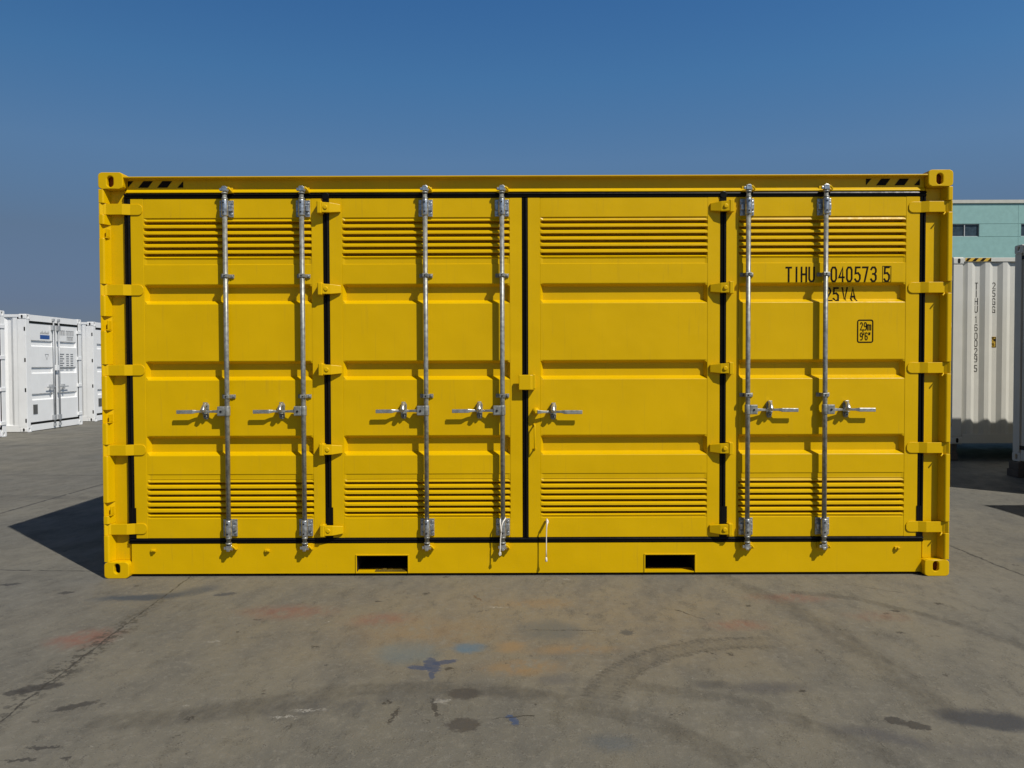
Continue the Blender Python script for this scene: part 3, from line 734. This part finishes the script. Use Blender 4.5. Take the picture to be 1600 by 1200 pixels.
for c, r, a, cl, k, s_, nz in (
        ((-2.50, -1.25), (.26, .14), 20, RED, .55, .8, brk), ((-1.50, -.78), (.42, .14), 0, RED, .45, .9, brk), ((-.90, -.93), (.30, .12), 10, RED, .45, .9, brk),
        ((1.70, -.52), (.38, .10), 0, RED, .45, .9, brk), ((1.22, -1.05), (.24, .09), 0, RED, .45, .9, brk), ((2.1, -.9), (.3, .1), 0, RED, .25, .9, brk),
        ((-.353, -1.424), (.13, .075), 0, BLUE, .8, .7, None), ((-.66, -1.47), (.22, .17), 0, (.12, .15, .155), .6, .6, None), ((-.12, -1.40), (.12, .08), 0, BRN, .6, .8, None),
        ((.12, -1.14), (.22, .16), 0, (.10, .105, .10), .7, .7, None), ((-.05, -1.70), (.30, .10), 0, BRN, .75, .9, brk), ((.22, -1.45), (.35, .07), 5, BRN, .6, .9, brk),
        ((.02, -.62), (.45, .10), 0, BRN, .4, .9, brk), ((.1, -1.86), (.14, .06), 0, (.10, .10, .10), .6, .8, None),
        ((-.60, -1.15), (.6, .25), 0, BRN, .35, .9, brk), ((-2.55, -.46), (.40, .075), 10, (.045, .058, .075), .95, .7, None), ((-2.25, -.30), (.22, .09), 60, (.045, .058, .075), .6, .8, None),
        ((1.93, -2.30), (.26, .085), -18, (.045, .048, .055), .9, .55, None), ((1.1, -1.95), (.3, .07), 0, (.07, .07, .075), .6, .8, None), ((.86, -1.93), (.10, .05), 0, (.06, .06, .06), .6, .8, None),
        ((-1.0, -2.15), (.9, .10), 6, (.055, .055, .056), .55, .9, brk2), ((.0, -2.02), (.7, .07), 0, (.06, .06, .06), .5, .9, brk2),
        ((1.4, -2.45), (.7, .06), -20, (.06, .06, .07), .5, .9, brk2), ((3.95, .42), (.22, .14), 0, SLT, .6, .8, None), ((.3, -2.5), (.14, .08), 0, (.07, .09, .11), .5, .8, None)):
    col = stain(col, c, (r[0], r[1] * 1.55), a, cl, k, s_, None, nz)
Q2 = t.vec('ADD', P, t.vec('SCALE', t.vec('SUBTRACT', d2, (.5, .5, .5)), scale=.10))
Q4 = t.vec('ADD', P, t.vec('SCALE', t.vec('SUBTRACT', d2, (.5, .5, .5)), scale=.07))
for c, r, a, cl in (((-.511, -1.665), (.052, .095), 12, (.035, .055, .11)), ((-.57, -1.70), (.085, .024), -8, (.035, .055, .11)), ((-.45, -1.62), (.085, .024), 20, (.035, .055, .11)), ((-.50, -1.80), (.015, .05), 0, (.035, .055, .11)), ((-.328, -2.015), (.095, .060), 0, (.05, .045, .042)),
                    ((-.308, -2.335), (.085, .060), 0, (.05, .045, .042)), ((-.42, -1.71), (.03, .018), 0, DK), ((1.60, -2.36), (.07, .035), -20, DK), ((1.53, -2.31), (.05, .035), 30, DK), ((-.10, -2.29), (.022, .05), 20, (.03, .06, .14)),
                    ((-2.35, -1.93), (.12, .045), 20, DK), ((-2.42, -1.99), (.08, .03), 10, DK), ((-2.07, -2.14), (.11, .03), 35, DK), ((-1.98, -2.53), (.09, .010), 2, DK), ((-2.02, -2.63), (.08, .012), 3, DK), ((-1.84, -2.62), (.02, .012), 0, DK), ((-.97, -.57), (.03, .02), 0, DK), ((-1.64, -.93), (.03, .015), 10, DK), ((2.26, -.80), (.03, .02), 0, DK), ((-1.05, -1.66), (.02, .012), 0, DK), ((-2.02, -.40), (.09, .03), 20, (.05, .055, .065)), ((-.45, -2.16), (.012, .10), 12, DK), ((-.62, -2.25), (.012, .07), -10, DK),
                    ((2.95, .32), (.05, .03), 0, DK), ((-3.11, -.35), (.06, .03), 10, DK), ((-3.62, -.14), (.08, .03), 10, DK), ((3.55, -.45), (.10, .03), -15, DK),
                    ((-.33, -.50), (.010, .07), 25, (.10, .05, .02)), ((2.1, -1.2), (.03, .015), 0, DK), ((.55, -1.18), (.05, .04), 0, (.07, .07, .068)), ((1.25, -2.0), (.02, .012), 0, DK)):
    col = stain(col, c, (r[0], r[1] * 1.3), a, cl, .78, .35, Q4)
# pale scuffs
for c, r, a in (((-1.00, -2.19), (.12, .012), 2), ((-1.10, -2.26), (.10, .008), 0), ((-.42, -2.10), (.05, .03), 0), ((-1.75, -1.30), (.06, .02), 30), ((-.2, -.7), (.10, .012), 0), ((.28, -.05), (.03, .02), 0), ((-2.3, -1.27), (.07, .012), 60), ((-3.4, 2.6), (.3, .012), 0)):
    col = stain(col, c, r, a, (.36, .35, .32), .7, .8, Q2, brk)
# joints and cracks
Q3 = t.vec('ADD', P, t.vec('SCALE', t.vec('SUBTRACT', t.noise(P, 10, 5, .75).outputs[1], (.5, .5, .5)), scale=.07))
def seg(a, b_, wd):
    cx, cy = (a[0] + b_[0]) / 2, (a[1] + b_[1]) / 2; L_ = math.hypot(b_[0] - a[0], b_[1] - a[1]) / 2; an = math.atan2(b_[1] - a[1], b_[0] - a[0])
    v = t.map(chain(Q3), (cx, cy, 0), an, (L_, wd, 1000)); sp = t.n('SeparateXYZ'); t.put(sp.inputs[0], v)
    return t.math('MULTIPLY', t.ramp(t.math('ABSOLUTE', sp.outputs[0]), .92, 1, 1, 0), t.ramp(t.math('ABSOLUTE', sp.outputs[1]), .45, 1, 1, 0))
cr = None
for a, b_, wd in (((-2.45, .5), (-2.385, -1.0), .006), ((-2.39, -.98), (-2.33, -2.0), .008), ((-2.335, -1.95), (-2.28, -2.6), .008), ((-6, .42), (-3.63, .235), .012), ((-3.66, .24), (-2.9, .19), .010),
                  ((3.54, 1.6), (3.56, .4), .014), ((3.55, .42), (3.62, -.6), .012), ((.0, -1.13), (.38, -1.14), .005), ((-.2, -2.28), (.0, -2.25), .006), ((-8, 5.5), (-3, 5.2), .02), ((2.2, -.2), (2.5, -.42), .005),
                  ((-2.9, -2.4), (-2.5, -2.36), .012), ((-2.8, -2.62), (-2.3, -2.52), .010), ((.9, -.75), (1.05, -.95), .006), ((-12, 9.5), (12, 9.9), .03), ((-5.5, -4), (-5.2, 16), .02)):
    s_ = seg(a, b_, wd); cr = s_ if cr is None else t.math('MAXIMUM', cr, s_); _last[0] = cr
cr = t.math('MULTIPLY', cr, t.ramp(t.noise(P, 14, 4).outputs[0], .3, .5, .25, 1))
col = t.mix(t.math('MULTIPLY', cr, .85), col, (.025, .023, .02))
# chips beside the joint
ch = t.math('MULTIPLY', blob((-2.36, -1.5), (.13, 1.4), 2, .7, P), t.ramp(t.math('ADD', fine, t.math('MULTIPLY', strk, .5)), .74, .80))
col = t.mix(t.math('MULTIPLY', ch, .75), col, (.038, .035, .03))
# tyre marks: rings round a centre
def ring(c, r0, r1, a0, a1, tread, k, soft=.03):
    v = t.vec('SUBTRACT', chain(Q2 if tread else Q), (c[0], c[1], 0)); sp = t.n('SeparateXYZ'); t.put(sp.inputs[0], v)
    r_ = t.math('SQRT', t.math('ADD', t.math('MULTIPLY', sp.outputs[0], sp.outputs[0]), t.math('MULTIPLY', sp.outputs[1], sp.outputs[1])))
    an = t.math('ARCTAN2', sp.outputs[1], sp.outputs[0])
    m_ = t.math('MULTIPLY', t.ramp(r_, r0 - soft, r0 + soft), t.ramp(r_, r1 - soft, r1 + soft, 1, 0))
    aa = t.math('MULTIPLY', t.ramp(an, math.radians(a0), math.radians(a0 + 12)), t.ramp(an, math.radians(a1 - 14), math.radians(a1), 1, 0))
    m_ = t.math('MULTIPLY', m_, aa)
    if tread:
        wv = t.ramp(t.math('SINE', t.math('MULTIPLY', an, 150 / (r1))), -.3, .5, .45, 1)
        ed = t.math('MAXIMUM', t.ramp(r_, r0 + .02, r0 + .06, 1, .45), t.ramp(r_, r1 - .06, r1 - .02, .45, 1))
        m_ = t.math('MULTIPLY', t.math('MULTIPLY', m_, wv), ed)
    return t.math('MULTIPLY', m_, k)
ty = ring((1.22, -2.29), .85, 1.03, 78, 178, True, .58, .012)
_last[0] = ty
def band(a, b_, wd):   # soft worn wheel path
    cx, cy = (a[0] + b_[0]) / 2, (a[1] + b_[1]) / 2; L_ = math.hypot(b_[0] - a[0], b_[1] - a[1]) / 2 + wd * .5; an = math.atan2(b_[1] - a[1], b_[0] - a[0])
    v = t.map(chain(Q4), (cx, cy, 0), an, (L_, wd, 1000)); sp = t.n('SeparateXYZ'); t.put(sp.inputs[0], v)
    return t.math('MULTIPLY', t.ramp(t.math('ABSOLUTE', sp.outputs[0]), .86, 1, 1, 0), t.ramp(t.math('ABSOLUTE', sp.outputs[1]), .35, 1, 1, 0))
wk = None
for pts, wd, k in (([(1.78, -.38), (2.14, -.55), (2.41, -.89), (2.56, -1.16), (2.66, -1.47)], .060, .50), ([(1.39, .02), (1.64, -.67), (1.73, -1.23), (1.8, -1.77), (1.78, -2.27)], .11, .42),
                   ([(.33, -1.86), (.67, -2.0), (.99, -2.14), (1.22, -2.42), (1.41, -2.69)], .075, .42), ([(-.89, -1.97), (-.47, -1.94), (-.1, -1.99), (.21, -2.15), (.52, -2.33), (.76, -2.66)], .10, .45),
                   ([(-1.88, -2.31), (-1.5, -2.25), (-1.2, -2.12), (-.89, -1.97)], .12, .45), ([(-5.5, 6.5), (-3.0, 5.0), (-2.0, 4.0)], .25, .4), ([(-8, 3.9), (-3, 3.2)], .16, .35)):
    for a_, b2 in zip(pts, pts[1:]):
        m_ = t.math('MULTIPLY', band(a_, b2, wd), k); wk = m_ if wk is None else t.math('MAXIMUM', wk, m_); _last[0] = wk
ty = t.math('MAXIMUM', ty, t.math('MULTIPLY', wk, t.ramp(strk, .32, .58, .25, .9))); _last[0] = ty
col = t.mix(ty, col, (.045, .043, .040))
# small dark scratches and specks everywhere
vs_ = t.n('TexVoronoi'); t.put(vs_.inputs['Vector'], t.map(Q2, rot=-.2, sc=(.5, 1.5, 1))); vs_.inputs['Scale'].default_value = 4.2
col = t.mix(t.math('MULTIPLY', t.math('MULTIPLY', t.ramp(vs_.outputs[0], .05, .10, 1, 0), t.ramp(mid, .46, .54)), .7), col, (.040, .037, .033))
vo = t.n('TexVoronoi'); t.put(vo.inputs['Vector'], Q2); vo.inputs['Scale'].default_value = 3.1
sp_ = t.math('MULTIPLY', t.ramp(vo.outputs[0], .05, .10, 1, 0), t.ramp(strk, .47, .52))
col = t.mix(t.math('MULTIPLY', sp_, .8), col, (.030, .027, .024))
vo2 = t.n('TexVoronoi'); t.put(vo2.inputs['Vector'], t.vec('ADD', Q2, (3.3, 1.7, 0))); vo2.inputs['Scale'].default_value = 4.7
sp_ = t.math('MULTIPLY', t.ramp(vo2.outputs[0], .03, .06, 1, 0), t.ramp(fine, .5, .55))
col = t.mix(t.math('MULTIPLY', sp_, .6), col, (.34, .33, .30))
t.put(b.inputs['Base Color'], col)
t.put(b.inputs['Roughness'], t.ramp(mid, .3, .7, .62, .85))
hgt = t.math('ADD', t.math('MULTIPLY', fine, .5), t.math('MULTIPLY', grit, .25))
t.put(b.inputs['Normal'], t.bump(hgt, .5, .014))
g = MB()
R_ = [-3000, -60, -20, 20, 60, 3000]
g.add([(x, y, 0) for y in R_ for x in R_], [(r * 6 + c, r * 6 + c + 1, (r + 1) * 6 + c + 1, (r + 1) * 6 + c) for r in range(5) for c in range(5)])
tag(g.build('ground', t.m), kind='structure', label='stained grey concrete yard')
